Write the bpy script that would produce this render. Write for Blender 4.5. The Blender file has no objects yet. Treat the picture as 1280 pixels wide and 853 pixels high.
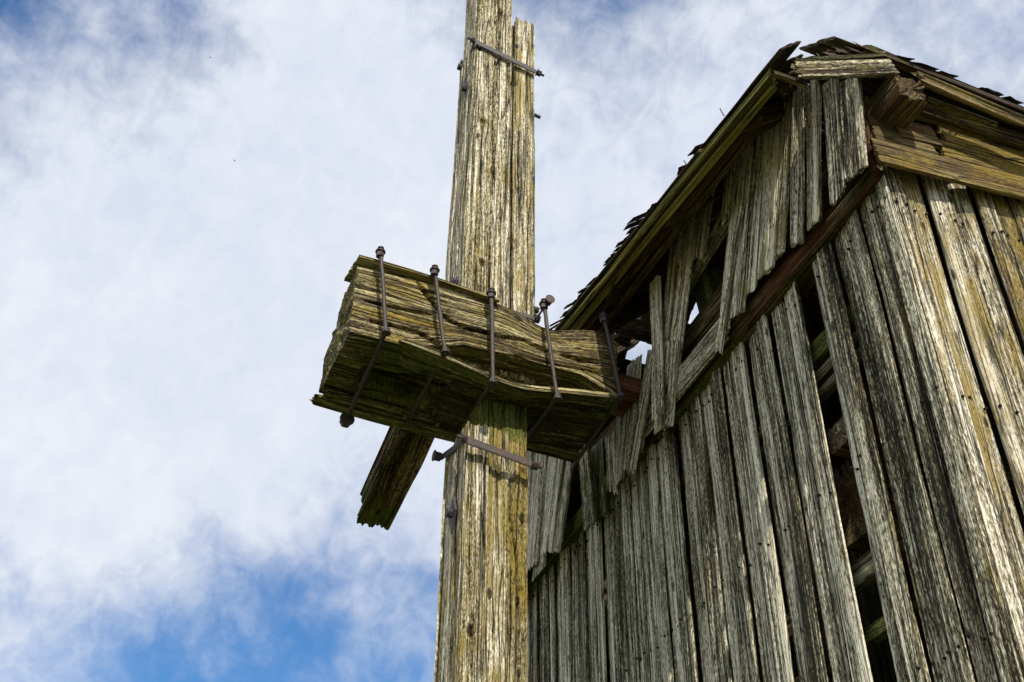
import bpy, math, random
import numpy as np
random.seed(7)
rad = math.radians
V3 = lambda *a: np.array(a, float)

# ------------------------------------------------------------------ survey of the place
# metres: X along the windshaft into the mill, Y along the mill front away from the viewer, Z up
CAM = V3(0, 0, 1.6); F = 1500.0
_p, _y, _r = rad(40.2), rad(21.5), rad(1.0)
FW = V3(math.sin(_y)*math.cos(_p), math.cos(_y)*math.cos(_p), math.sin(_p))
_rt = V3(math.cos(_y), -math.sin(_y), 0); _up = np.cross(_rt, FW)
RT = _rt*math.cos(_r) + _up*math.sin(_r); UP = _up*math.cos(_r) - _rt*math.sin(_r)
def ray(px, py): return FW*F + RT*(px-640) - UP*(py-426.5)
def onX(px, py, X): d = ray(px, py); return CAM + d*((X-CAM[0])/d[0])
def onY(px, py, Y): d = ray(px, py); return CAM + d*((Y-CAM[1])/d[1])
def onZ(px, py, Z): d = ray(px, py); return CAM + d*((Z-CAM[2])/d[2])

# ------------------------------------------------------------------ noise
def _hash(i, j, k, s):
    h = (i*374761393 + j*668265263 + k*2147483647 + s*1274126177) & 0xffffffff
    h = ((h ^ (h >> 13)) * 1274126177) & 0xffffffff
    h = ((h ^ (h >> 16)) * 2246822519) & 0xffffffff
    return ((h ^ (h >> 15)) & 0xffffff) / float(0xffffff)
def vnoise(P, s=0):
    P = np.asarray(P, float); I = np.floor(P).astype(np.int64); f = P - I; f = f*f*(3-2*f)
    out = 0
    for a in (0, 1):
        wa = f[:, 0] if a else 1-f[:, 0]
        for b in (0, 1):
            wb = f[:, 1] if b else 1-f[:, 1]
            for c in (0, 1):
                wc = f[:, 2] if c else 1-f[:, 2]
                out = out + wa*wb*wc*_hash(I[:, 0]+a, I[:, 1]+b, I[:, 2]+c, s)
    return out

# ------------------------------------------------------------------ mesh collector
class MB:
    def __init__(self): self.v = []; self.q = []; self.t = []; self.gc = []; self.pr = []; self.n = 0
    def add(self, V, quads, tris=None, gc=None, pr=None):
        V = np.asarray(V, float); n = len(V)
        self.v.append(V)
        if len(quads): self.q.append(np.asarray(quads, np.int64) + self.n)
        if tris is not None and len(tris): self.t.append(np.asarray(tris, np.int64) + self.n)
        self.gc.append(V if gc is None else gc)
        if pr is None: pr = (.5, .3, .0, .0)
        pr = np.asarray(pr, float)
        if pr.ndim == 1: pr = np.tile(pr, (n, 1))
        self.pr.append(pr); self.n += n
    def build(self, name, m, parent=None, smooth=False):
        V = np.concatenate(self.v); me = bpy.data.meshes.new(name)
        Q = np.concatenate(self.q) if self.q else np.zeros((0, 4), np.int64)
        T = np.concatenate(self.t) if self.t else np.zeros((0, 3), np.int64)
        me.vertices.add(len(V)); me.vertices.foreach_set('co', V.astype(np.float32).ravel())
        loops = np.concatenate([Q.ravel(), T.ravel()]).astype(np.int32)
        me.loops.add(len(loops)); me.loops.foreach_set('vertex_index', loops)
        nf = len(Q) + len(T); me.polygons.add(nf)
        tot = np.concatenate([np.full(len(Q), 4), np.full(len(T), 3)])
        st = np.concatenate([[0], np.cumsum(tot)[:-1]]).astype(np.int32)
        me.polygons.foreach_set('loop_start', st)
        me.update(calc_edges=True); me.validate()
        a = me.attributes.new('gc', 'FLOAT_VECTOR', 'POINT'); a.data.foreach_set('vector', np.concatenate(self.gc).astype(np.float32).ravel())
        a = me.attributes.new('pr', 'FLOAT_COLOR', 'POINT'); a.data.foreach_set('color', np.concatenate(self.pr).astype(np.float32).ravel())
        me.polygons.foreach_set('use_smooth', [smooth]*nf)
        me.materials.append(m)
        o = bpy.data.objects.new(name, me); bpy.context.scene.collection.objects.link(o)
        if parent is not None: o.parent = parent
        return o

def nrm(v): return v/np.linalg.norm(v)
def timber(mb, p0, p1, W, T, wdir, sw=.009, sl=.045, groove=.0035, erode=.003, ragged=(.01, .01), seed=None,
           bow=(0, 0), taper=(1, 1), pr=None, mossf=None, tonef=None, deform=None, cap=True, corner=.004, wob=.004):
    """hewn piece of wood from p0 to p1, W wide along wdir, T thick, split and worn by noise"""
    if seed is None: seed = random.randint(0, 10**6)
    rs = np.random.RandomState(seed)
    p0 = np.asarray(p0, float); p1 = np.asarray(p1, float)
    L = np.linalg.norm(p1-p0); ez = (p1-p0)/L
    ew = np.asarray(wdir, float); ew = nrm(ew - ez*(ew@ez)); en = np.cross(ez, ew)
    nw = max(2, int(round(W/sw))); nt = max(2, int(round(T/sw))) if T > sw*2 else 2; nl = max(2, int(round(L/sl)))
    a = np.linspace(-.5, .5, nw+1)*W; b = np.linspace(-.5, .5, nt+1)*T
    per = [(x, -T/2, 0, -1) for x in a[:-1]] + [(W/2, y, 1, 0) for y in b[:-1]] + [(x, T/2, 0, 1) for x in a[::-1][:-1]] + [(-W/2, y, -1, 0) for y in b[::-1][:-1]]
    per = np.array(per); m = len(per)
    # corner normals diagonal
    for k in (0, nw, nw+nt, 2*nw+nt):
        x, y = per[k, :2]; per[k, 2:] = (np.sign(x)*.7, np.sign(y)*.7)
    z = np.linspace(0, 1, nl+1)
    ZZ, K = np.meshgrid(z, np.arange(m), indexing='ij')
    x0 = per[K, 0].ravel(); y0 = per[K, 1].ravel(); nx = per[K, 2].ravel(); ny = per[K, 3].ravel(); t = ZZ.ravel()
    tp = taper[0] + (taper[1]-taper[0])*t
    off = rs.rand(3)*50
    zl = t*L
    def nz(sx, sz, s): return vnoise(np.stack([x0*sx+off[0], y0*sx+off[1], zl*sz+off[2]], 1), s)
    n1 = nz(60, 1.6, 1); n2 = nz(17, .7, 2); n3 = nz(6, 3, 3); n4 = nz(30, 9, 4)
    g = (1-abs(2*n1-1))**3*.8 + (1-abs(2*n2-1))**9*1.8 + n4*.25
    e = n3
    d = -(g*groove + e*erode)
    iscorner = (abs(nx) > .1) & (abs(ny) > .1)
    d = np.where(iscorner, d - corner*(0.5+2*nz(8, 5, 9)), d)
    x = x0*tp + nx*d; y = y0*tp + ny*d
    # bow / wobble of the centre line
    wx = bow[0]*np.sin(np.pi*t) + wob*(vnoise(np.stack([zl*1.3+off[0], zl*0, zl*0], 1), 5)-.5)*2
    wy = bow[1]*np.sin(np.pi*t) + wob*.6*(vnoise(np.stack([zl*1.1+off[1], zl*0+3, zl*0], 1), 6)-.5)*2
    # ragged ends
    rg = vnoise(np.stack([x0*38+off[0], y0*38+off[1], x0*0], 1), 7)*.7 + vnoise(np.stack([x0*150+off[0], y0*60, x0*0], 1), 8)**2*.8 - .6
    rg = rg*.7 + (rs.rand()-.5)*1.1*x0/W
    zz = zl + rg*ragged[0]*2*np.clip(1-t*8, 0, 1) + rg*ragged[1]*2*np.clip(1-(1-t)*8, 0, 1)
    P = p0 + np.outer(x+wx, ew) + np.outer(y+wy, en) + np.outer(zz, ez)
    gc = np.stack([x0, y0, zl], 1) + off
    I = np.arange(nl*m).reshape(nl, m); J = np.roll(I, -1, axis=1)
    quads = np.stack([I, J, J+m, I+m], -1).reshape(-1, 4)
    if pr is None: pr = (rs.rand(), .3, 0, 0)
    prr = np.tile(np.array(pr, float), (len(P), 1))
    if tonef is not None: kt = tonef(P); prr[:, 0] -= kt*1.6; prr[:, 3] += kt*.8
    if mossf is not None:
        prr[:, 2] = mossf(P, np.outer(nx, ew)+np.outer(ny, en))
    V = [P]; G = [gc]; PR = [prr]; tris = []; nn = len(P)
    if cap:
        for end in (0, 1):
            base = np.arange(m) + (0 if end == 0 else nl*m)
            c = P[base].mean(0); ring = base; cur = P[base]
            gcr = gc[base]
            steps = 3 if min(W, T) > .1 else 1
            for s in range(1, steps+1):
                f = s/(steps+.0)
                if s < steps:
                    q = P[base] + (c-P[base])*f
                    q = q + np.outer((vnoise(q*22, 11)-.5)*.05*min(W, T)*3*(.5), ez)
                    idx = np.arange(nn, nn+m); V.append(q); G.append(gcr*(1-f)+gcr.mean(0)*f); PR.append(prr[base]); nn += m
                    A = ring; B = np.roll(ring, -1); C2 = np.roll(idx, -1)
                    qq = np.stack([A, idx, C2, B], -1) if end else np.stack([A, B, C2, idx], -1)
                    quads = np.concatenate([quads, qq]); ring = idx
                else:
                    V.append(c[None]); G.append(gcr.mean(0)[None]); PR.append(prr[base].mean(0)[None]); ci = nn; nn += 1
                    A = ring; B = np.roll(ring, -1); cc = np.full(m, ci)
                    tris.append(np.stack([A, B, cc], -1) if not end else np.stack([B, A, cc], -1))
    V = np.concatenate(V); G = np.concatenate(G); PR = np.concatenate(PR)
    quads = quads[:, ::-1]
    if tris: tris = np.concatenate(tris)
    else: tris = None
    if deform is not None: V = deform(V)
    mb.add(V, quads, tris, G, PR)

def cyl(mb, p0, p1, r, n=10, r1=None, pr=(.5, 0, 0, 0), bend=0, segs=1):
    p0 = np.asarray(p0, float); p1 = np.asarray(p1, float); ez = nrm(p1-p0)
    h = V3(0, 0, 1) if abs(ez[2]) < .9 else V3(1, 0, 0); ex = nrm(np.cross(h, ez)); ey = np.cross(ez, ex)
    r1 = r if r1 is None else r1; a = np.linspace(0, 2*np.pi, n, endpoint=False)
    V = []; q = []
    for s in range(segs+1):
        t = s/segs; c = p0 + (p1-p0)*t + ex*bend*math.sin(math.pi*t) + (ex*(random.random()-.5)+ey*(random.random()-.5))*(r*.25 if 0 < s < segs else 0)
        rr = (r + (r1-r)*t)*(1 + (.16*(random.random()-.5) if segs > 1 else 0))
        V += [c + ex*math.cos(x)*rr + ey*math.sin(x)*rr for x in a]
    for s in range(segs): q += [(s*n+i, s*n+(i+1) % n, (s+1)*n+(i+1) % n, (s+1)*n+i) for i in range(n)]
    k = len(V); V += [p0, p1]
    t = [((i+1) % n, i, k) for i in range(n)] + [(segs*n+i, segs*n+(i+1) % n, k+1) for i in range(n)]
    mb.add(np.array(V), q, t, None, pr)

def empty(name, loc, label, cat, group=None):
    o = bpy.data.objects.new(name, None); bpy.context.scene.collection.objects.link(o)
    o.location = loc; o['label'] = label; o['category'] = cat; o.empty_display_size = .3
    if group: o['group'] = group
    return o
def fix_parent(root):       # parts are modelled in world metres: keep them there under their Empty
    def rec(o):
        for c in o.children:
            rec(c)
    inv = root.location.copy()
    for c in root.children:
        c.location = c.location - inv

# ------------------------------------------------------------------ materials
def newmat(name):
    m = bpy.data.materials.new(name); m.use_nodes = True; nt = m.node_tree
    for n in list(nt.nodes): nt.nodes.remove(n)
    out = nt.nodes.new('ShaderNodeOutputMaterial'); b = nt.nodes.new('ShaderNodeBsdfPrincipled')
    nt.links.new(b.outputs[0], out.inputs[0]); return m, nt, b
class G:
    def __init__(s, nt): s.nt = nt
    def N(s, t, **k):
        n = s.nt.nodes.new(t)
        for a, v in k.items(): setattr(n, a, v)
        return n
    def put(s, sock, v):
        if hasattr(v, 'is_output') or isinstance(v, bpy.types.NodeSocket): s.nt.links.new(v, sock)
        else:
            try: sock.default_value = v
            except Exception: sock.default_value = tuple(v) + (1,) if len(v) == 3 else v
    def math(s, op, a, b=0, c=0, clamp=False):
        n = s.N('ShaderNodeMath', operation=op, use_clamp=clamp)
        for i, v in enumerate((a, b, c)): s.put(n.inputs[i], v)
        return n.outputs[0]
    def vmul(s, v, k):
        n = s.N('ShaderNodeVectorMath', operation='MULTIPLY'); s.put(n.inputs[0], v); s.put(n.inputs[1], k); return n.outputs[0]
    def vadd(s, v, k):
        n = s.N('ShaderNodeVectorMath', operation='ADD'); s.put(n.inputs[0], v); s.put(n.inputs[1], k); return n.outputs[0]
    def noise(s, v, detail=3, rough=.55, dist=0, scale=1):
        n = s.N('ShaderNodeTexNoise'); s.put(n.inputs['Vector'], v); n.inputs['Scale'].default_value = scale
        n.inputs['Detail'].default_value = detail; n.inputs['Roughness'].default_value = rough; n.inputs['Distortion'].default_value = dist
        return n.outputs[0]
    def mix(s, f, a, b):
        n = s.N('ShaderNodeMix', data_type='RGBA'); s.put(n.inputs[0], f)
        for i, v in ((6, a), (7, b)):
            if isinstance(v, tuple): n.inputs[i].default_value = v + (1,) if len(v) == 3 else v
            else: s.put(n.inputs[i], v)
        return n.outputs[2]
    def rng(s, v, a, b, c=0, d=1, smooth=False):
        n = s.N('ShaderNodeMapRange', clamp=True)
        if smooth: n.interpolation_type = 'SMOOTHSTEP'
        s.put(n.inputs[0], v)
        for i, k in enumerate((a, b, c, d)): s.put(n.inputs[1+i], k)
        return n.outputs[0]

def wood(name, dark=(.022, .017, .010), mid=(.17, .145, .085), light=(.60, .56, .45), lich=(.34, .225, .03), mossc=(.075, .092, .012),
         brownc=(.11, .042, .016), bias=0, bump=.9, contrast=1.25, crack=1.3, speck=1.25, lichb=0):
    m, nt, b = newmat(name); g = G(nt)
    at = g.N('ShaderNodeAttribute', attribute_name='gc'); v = at.outputs['Vector']
    ap = g.N('ShaderNodeAttribute', attribute_name='pr'); sep = g.N('ShaderNodeSeparateColor'); nt.links.new(ap.outputs['Color'], sep.inputs[0])
    tone, lic, moss, brown = sep.outputs[0], sep.outputs[1], sep.outputs[2], ap.outputs['Alpha']
    fib = g.noise(g.vmul(v, (300, 300, 14)), 3, .6)
    streak = g.noise(g.vmul(v, (75, 75, 1.3)), 5, .68, .15)
    band = g.noise(g.vmul(v, (11, 11, .7)), 2, .5)
    spk = g.noise(g.vmul(v, (190, 190, 50)), 3, .65)
    spk2 = g.noise(g.vmul(v, (80, 80, 16)), 2, .6)
    # value
    val = g.math('MULTIPLY', fib, .55)
    val = g.math('ADD', val, g.math('MULTIPLY', streak, 1.35))
    val = g.math('ADD', val, g.math('MULTIPLY', band, .7))
    val = g.math('ADD', val, g.math('MULTIPLY', spk, .85*speck))
    val = g.math('ADD', val, g.math('MULTIPLY', spk2, .2*speck))
    mean = .5*(.55+1.35+.7+1.05*speck)
    val = g.math('SUBTRACT', val, mean)
    val = g.math('MULTIPLY', val, 1.55*contrast)
    val = g.math('ADD', val, g.math('MULTIPLY_ADD', tone, .44, .40-.22+bias), 0)
    r = g.N('ShaderNodeValToRGB'); nt.links.new(val, r.inputs[0]); cr = r.color_ramp
    cr.elements[0].position = .08; cr.elements[0].color = dark+(1,)
    cr.elements[1].position = .92; cr.elements[1].color = light+(1,)
    e = cr.elements.new(.42); e.color = mid+(1,)
    e = cr.elements.new(.66); e.color = tuple(.45*(a+c)*.95 for a, c in zip(mid, light))+(1,)
    col = r.outputs[0]
    # brown, unweathered heartwood
    bn = g.math('MULTIPLY', g.rng(g.noise(g.vmul(v, (9, 9, 2.5)), 3, .6), .35, .6), brown)
    col = g.mix(g.math('MULTIPLY', bn, .85), col, g.mix(fib, tuple(c*.35 for c in brownc), tuple(min(1, c*1.7) for c in brownc)))
    # ochre lichen
    ln = g.noise(g.vmul(v, (11, 11, 3.4)), 5, .72)
    lm = g.rng(g.math('ADD', ln, g.math('MULTIPLY_ADD', lic, .34, -.22+lichb)), .46, .60)
    lm = g.math('MULTIPLY', lm, g.rng(spk, .30, .52))
    lcol = g.mix(g.noise(g.vmul(v, (14, 14, 6)), 2), lich, (.23, .20, .045))
    col = g.mix(g.math('MULTIPLY', lm, .75), col, lcol)
    # moss
    mn = g.noise(g.vmul(v, (24, 24, 7)), 4, .65)
    mm = g.rng(g.math('ADD', mn, g.math('MULTIPLY_ADD', moss, .62, -.34)), .40, .58)
    mcol = g.mix(g.rng(g.noise(g.vmul(v, (90, 90, 60)), 2), .3, .7), tuple(c*.35 for c in mossc), tuple(c*1.9 for c in mossc))
    col = g.mix(g.math('MULTIPLY', mm, .9), col, mcol)
    # splits along the grain
    cn = g.noise(g.vmul(v, (16, 16, .55)), 2, .5, .25)
    ck = g.rng(g.math('ABSOLUTE', g.math('SUBTRACT', cn, .5)), .0, .014*crack, 1, 0)
    cn2 = g.noise(g.vadd(g.vmul(v, (42, 42, 1.5)), (7, 3, 1)), 2, .5)
    ck2 = g.math('MULTIPLY', g.rng(g.math('ABSOLUTE', g.math('SUBTRACT', cn2, .5)), .0, .022*crack, 1, 0), g.rng(band, .45, .6))
    ckk = g.math('MAXIMUM', ck, ck2)
    # nail holes and small knots
    vo = g.N('ShaderNodeTexVoronoi'); vo.inputs['Scale'].default_value = 1; g.put(vo.inputs['Vector'], g.vmul(v, (9, 9, 3.6)))
    kn = g.rng(vo.outputs['Distance'], .07, .12, 1, 0)
    ckk = g.math('MAXIMUM', ckk, kn)
    col = g.mix(g.math('MULTIPLY', ckk, .88), col, tuple(c*.35 for c in dark))
    nt.links.new(col, b.inputs['Base Color'])
    b.inputs['Roughness'].default_value = .88; b.inputs['Specular IOR Level'].default_value = .22
    h = g.math('ADD', g.math('MULTIPLY', fib, .35), g.math('MULTIPLY', spk, .6))
    h = g.math('ADD', h, g.math('MULTIPLY', streak, .9))
    h = g.math('SUBTRACT', h, g.math('MULTIPLY', ckk, 1.3))
    h = g.math('ADD', h, g.math('MULTIPLY', mm, .35))
    bp = g.N('ShaderNodeBump'); bp.inputs['Strength'].default_value = bump; bp.inputs['Distance'].default_value = .009
    nt.links.new(h, bp.inputs['Height']); nt.links.new(bp.outputs[0], b.inputs['Normal'])
    return m

M_stock = wood('weathered_stock_wood', mid=(.25, .205, .095), light=(.86, .81, .64), bias=.07, crack=1.5, contrast=1.15)
M_head = wood('mossy_hewn_wood', mid=(.20, .16, .07), light=(.60, .53, .30), bias=.0, crack=2.2, contrast=1.4, lich=(.42, .28, .03))
M_front = wood('grey_front_boards', mid=(.21, .19, .108), light=(.88, .83, .64), bias=.12, crack=1.3, contrast=1.4)
M_upper = wood('bleached_upper_boards', mid=(.22, .19, .11), light=(.90, .84, .64), bias=.16, crack=1.1, contrast=1.35)
M_side = wood('lichened_side_boards', mid=(.215, .185, .115), light=(.82, .77, .62), bias=.06, lichb=.01, contrast=1.35, lich=(.40, .24, .03))
M_brown = wood('brown_sheltered_wood', mid=(.105, .078, .032), light=(.34, .27, .12), dark=(.02, .013, .007), bias=0, speck=.6)
M_eave = wood('green_eave_boards', mid=(.26, .25, .06), light=(.55, .55, .17), dark=(.02, .016, .008), speck=.5, lich=(.17, .15, .02))
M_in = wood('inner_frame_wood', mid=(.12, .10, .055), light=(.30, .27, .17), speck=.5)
M_shingle = wood('rotten_shingle_wood', mid=(.045, .040, .032), light=(.13, .12, .10), dark=(.012, .010, .008), speck=.8)
M_red = wood('old_red_painted_wood', mid=(.13, .05, .028), light=(.32, .15, .09), dark=(.03, .012, .008), lich=(.25, .13, .05), speck=.5)

def iron(name, c=(.052, .043, .040)):
    m, nt, b = newmat(name); g = G(nt)
    tc = g.N('ShaderNodeTexCoord'); v = tc.outputs['Object']
    n1 = g.noise(g.vmul(v, (120, 120, 120)), 4, .65); n2 = g.noise(g.vmul(v, (28, 28, 28)), 3, .6)
    col = g.mix(g.rng(n1, .35, .7), tuple(x*.35 for x in c), tuple(x*1.9 for x in c))
    col = g.mix(g.math('MULTIPLY', g.rng(n2, .5, .72), .6), col, (.11, .045, .022))
    nt.links.new(col, b.inputs['Base Color']); b.inputs['Metallic'].default_value = .25; b.inputs['Roughness'].default_value = .62
    bp = g.N('ShaderNodeBump'); bp.inputs['Strength'].default_value = .7; bp.inputs['Distance'].default_value = .003
    nt.links.new(n1, bp.inputs['Height']); nt.links.new(bp.outputs[0], b.inputs['Normal'])
    return m
M_iron = iron('rusty_wrought_iron')
M_dark = iron('dark_iron', (.035, .035, .045))

# ------------------------------------------------------------------ the rotor: windshaft head and stocks
Ysh, Zsh = 4.35, 5.34
rotor = empty('sail_cross', (1.6, Ysh, Zsh), 'weathered timber windmill sail cross, upright stock through a mossy shaft head clamped by iron rods', 'sail cross')
PRL = lambda t, l, m_=0, b_=0: (t, l, m_, b_)

YF = 4.20
SPL = [(np.array([onY(*q, YF) for q in pts]), wd_, dp) for pts, wd_, dp in (
    (((621, -40), (626, 40), (622, 100), (616, 160), (618, 215), (613, 300), (611, 400)), .0042, .035), (((634, 60), (637, 120), (629, 200), (624, 300)), .003, .02),
    (((600, 90), (603, 160), (600, 240)), .0028, .018), (((650, 150), (648, 230), (655, 290), (658, 390)), .004, .028), (((660, 60), (657, 140)), .003, .02),
    (((639, 570), (640, 640), (648, 700), (650, 780), (652, 870)), .004, .035), (((606, 560), (603, 640), (605, 700)), .0035, .03), (((620, 690), (618, 780), (622, 870)), .0035, .025),
    (((590, 600), (587, 700), (589, 790), (585, 870)), .003, .02), (((628, 500), (630, 560)), .003, .02))]
KNT = [onY(*q, YF) for q in ((617, 214), (603, 328), (588, 790), (652, 738), (606, 150), (640, 300), (626, 15), (600, 60), (570, 700), (655, 590))]
def stock_def(V):
    V = V.copy(); fr = np.clip((YF+.04-V[:, 1])/.03, 0, 1)
    for pts, wd_, dp in SPL:
        o = np.argsort(pts[:, 2]); xc = np.interp(V[:, 2], pts[o, 2], pts[o, 0]); z0, z1 = pts[:, 2].min(), pts[:, 2].max()
        V[:, 1] += fr*dp*np.clip((V[:, 2]-z0)/.1, 0, 1)*np.clip((z1-V[:, 2])/.1, 0, 1)*np.exp(-((V[:, 0]-xc)/wd_)**2)
    for k in KNT:
        r = np.hypot((V[:, 0]-k[0])/.016, (V[:, 2]-k[2])/.026)
        V[:, 1] += fr*(.012*np.exp(-r**2) - .006*np.exp(-(r-1.5)**2*3))
    return V
def knot_tone(P):
    t = np.zeros(len(P))
    for k in KNT: t = np.maximum(t, np.exp(-(np.hypot((P[:, 0]-k[0])/.015, (P[:, 2]-k[2])/.024))**4))
    return t
def stock_piece(mb, x0, x1, y0, y1, z0, z1, lean=0., seed=1, pr=(.5, .5, 0, 0), rag=(.02, .03), groove=.008, mossf=None, **k):
    timber(mb, ((x0+x1)/2+lean*0, (y0+y1)/2, z0), ((x0+x1)/2+lean, (y0+y1)/2, z1), x1-x0, y1-y0, (1, 0, 0), sw=.0048, sl=.020, groove=groove*.75,
           erode=.006, ragged=rag, seed=seed, pr=pr, mossf=mossf, corner=.006, wob=.006, deform=stock_def, tonef=knot_tone, **k)
# moss where the shaft head drips on the stock below it
mossd = lambda P, N: np.clip(1.1-abs(P[:, 2]-4.98)/.22, 0, 1)*.95
mb = MB(); stock_piece(mb, 1.412, 1.646, YF, 4.47, 5.2, 9.6, lean=-.035, seed=11, pr=(.62, .42, 0, 0)); mb.build('stock', M_stock, rotor)
mb = MB(); stock_piece(mb, 1.645, 1.786, YF+.004, 4.47, 5.2, 8.13, seed=12, pr=(.55, .62, 0, 0)); mb.build('stock_splice', M_stock, rotor)
mb = MB(); stock_piece(mb, 1.380, 1.43, YF+.01, 4.50, 5.3, 7.80, lean=-.006, seed=13, pr=(.60, .35, 0, 0)); mb.build('stock_cheek', M_stock, rotor)
mb = MB(); stock_piece(mb, 1.505, 1.755, YF+.01, 4.46, 1.9, 5.05, seed=14, pr=(.52, .78, 0, 0), mossf=mossd, groove=.010); mb.build('lower_stock', M_stock, rotor)
mb = MB(); stock_piece(mb, 1.44, 1.560, YF-.012, 4.50, 1.95, 4.86, seed=15, pr=(.64, .55, 0, 0), rag=(.03, .012), groove=.009); mb.build('lower_stock_cheek', M_stock, rotor)

# windshaft head
HC = [(np.array([onY(*q, 4.1) for q in pts]), wd_, dp) for pts, wd_, dp in (
    (((520, 352), (561, 398), (586, 410), (630, 420), (668, 418)), .008, .06), (((655, 417), (672, 425), (690, 430)), .012, .08), (((700, 436), (725, 447), (752, 452)), .010, .07),
    (((455, 372), (500, 382), (545, 392)), .005, .04), (((640, 442), (690, 452), (768, 470)), .005, .04), (((460, 400), (520, 412), (600, 452)), .006, .05))]
def head_def(V):
    V = V.copy(); x, y, z = V[:, 0], V[:, 1], V[:, 2]
    lift = .10*np.clip((x-1.12)/.25, 0, 1)*np.clip((2.19-x)/.22, 0, 1)
    w = np.clip((5.30-z)/.14, 0, 1)*np.clip((4.55-y)/.2, 0, 1)
    V[:, 2] += lift*w
    # worn rear top corner and rounded end
    r = np.clip((y-4.38)/.22, 0, 1)*np.clip((z-5.35)/.2, 0, 1)*np.clip((1.15-x)/.3, 0, 1)
    V[:, 2] -= .10*r; V[:, 0] += .03*r
    V[:, 2] += .16*np.clip((y-4.32)/.02, 0, 1)*np.clip((4.53-y)/.03, 0, 1)*np.clip((5.28-z)/.14, 0, 1)*np.clip((x-.95)/.1, 0, 1)
    fr = np.clip((4.22-y)/.1, 0, 1)
    for pts, wd_, dp in HC:
        zc = np.interp(x, pts[:, 0], pts[:, 2], left=-9, right=-9)
        en = np.clip((x-pts[0, 0])/.05, 0, 1)*np.clip((pts[-1, 0]-x)/.05, 0, 1)
        V[:, 1] += fr*dp*en*np.exp(-((z-zc)/wd_)**2)
    s = vnoise(V*np.array([3, 5, 9]), 31)-.5
    V[:, 2] += np.where(z > 5.4, s*.05, s*.02)
    V[:, 1] += (vnoise(V*np.array([2.5, 1, 16]), 33)-.5)*.018*np.clip((4.3-y)/.1, 0, 1)
    # right top shoulder drops before the end
    V[:, 2] -= np.clip((z-5.22)/.3, 0, 1)*.085*np.exp(-((x-1.80)/.17)**2)
    return V
mb = MB()
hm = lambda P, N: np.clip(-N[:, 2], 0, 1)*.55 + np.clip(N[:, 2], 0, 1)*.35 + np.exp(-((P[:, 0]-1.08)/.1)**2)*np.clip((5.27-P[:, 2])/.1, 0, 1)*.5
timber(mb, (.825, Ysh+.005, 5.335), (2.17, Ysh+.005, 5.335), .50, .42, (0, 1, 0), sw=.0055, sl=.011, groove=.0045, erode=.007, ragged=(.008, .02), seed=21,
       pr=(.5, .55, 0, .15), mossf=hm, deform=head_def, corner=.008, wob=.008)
mb.build('shaft_head', M_head, rotor)
# lower clamping board, sagging
mb = MB()
def sag(V):
    V = V.copy(); x = V[:, 0]; V[:, 2] -= .075*np.exp(-((x-1.62)/.30)**2) - .012*np.clip((1.3-x)/.2, 0, 1)
    V[:, 1] += (vnoise(V*np.array([6, 0, 0]), 41)-.5)*.02; return V
timber(mb, (1.10, 4.16, 5.118), (2.185, 4.16, 5.135), .17, .045, (0, 1, 0), sw=.008, sl=.02, groove=.006, erode=.008, ragged=(.05, .01), seed=22,
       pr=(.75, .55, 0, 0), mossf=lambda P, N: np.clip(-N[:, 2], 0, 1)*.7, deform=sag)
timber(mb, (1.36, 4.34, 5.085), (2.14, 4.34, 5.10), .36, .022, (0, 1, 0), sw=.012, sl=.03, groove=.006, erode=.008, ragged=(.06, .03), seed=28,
       pr=(-.7, .1, 0, .2), mossf=lambda P, N: np.clip(-N[:, 2], 0, 1)*.42, deform=lambda V: V-np.outer(.05*np.exp(-((V[:, 0]-1.62)/.30)**2), (0, 0, 1)))  # slab added to shut light out of the gap, toned dark as underside shade
timber(mb, (.84, 4.565, 5.10), (2.17, 4.565, 5.09), .10, .035, (0, 1, 0), sw=.01, sl=.03, groove=.008, erode=.01, ragged=(.05, .02), seed=23,
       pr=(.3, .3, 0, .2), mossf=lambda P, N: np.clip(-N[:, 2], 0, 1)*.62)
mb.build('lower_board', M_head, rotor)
mb = MB()
timber(mb, (.80, 4.605, 5.085), (1.75, 4.60, 5.06), .085, .028, (0, 1, 0), sw=.008, sl=.02, groove=.005, erode=.006, ragged=(.03, .05), seed=24, bow=(0, -.008),
       pr=(.4, .3, .7, 0), mossf=lambda P, N: P[:, 0]*0+.6)
mb.build('splintered_strip', M_head, rotor)
mb = MB()
timber(mb, (.815, 4.17, 5.575), (1.50, 4.17, 5.548), .20, .022, (0, 1, 0), sw=.009, sl=.02, groove=.002, erode=.004, ragged=(.02, .05), seed=25, bow=(0, .010), pr=(1.3, .6, 0, 0), corner=.001)
mb.build('top_board', M_head, rotor)
# neck of the windshaft going into the mill
mb = MB(); timber(mb, (2.10, 4.27, 5.315), (3.6, 4.30, 5.315), .22, .12, (0, 1, 0), sw=.012, sl=.04, groove=.005, erode=.004, seed=26, pr=(.6, .1, 0, 0)); mb.build('shaft_neck', M_red, rotor)

# broken cross stock, hollow underneath
def hollow(V):
    V = V.copy(); y, x, z = V[:, 1], V[:, 0], V[:, 2]
    c = np.exp(-((x-1.345)/.045)**2)*np.clip((5.42-y)/.25, 0, 1)*np.clip((5.13-z)/.05, 0, 1)
    V[:, 2] += c*.13; return V
mb = MB()
timber(mb, (1.325, 4.53, 5.155), (1.38, 5.55, 5.155), .21, .22, (1, 0, 0), sw=.0085, sl=.02, groove=.016, erode=.028, ragged=(.01, .07), seed=27,
       pr=(.35, .45, 0, .55), mossf=lambda P, N: np.clip(.25+(P[:, 1]-5.2)*2, .2, .9), deform=hollow, corner=.012, wob=.012)
mb.build('cross_stock', M_head, rotor)

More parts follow.
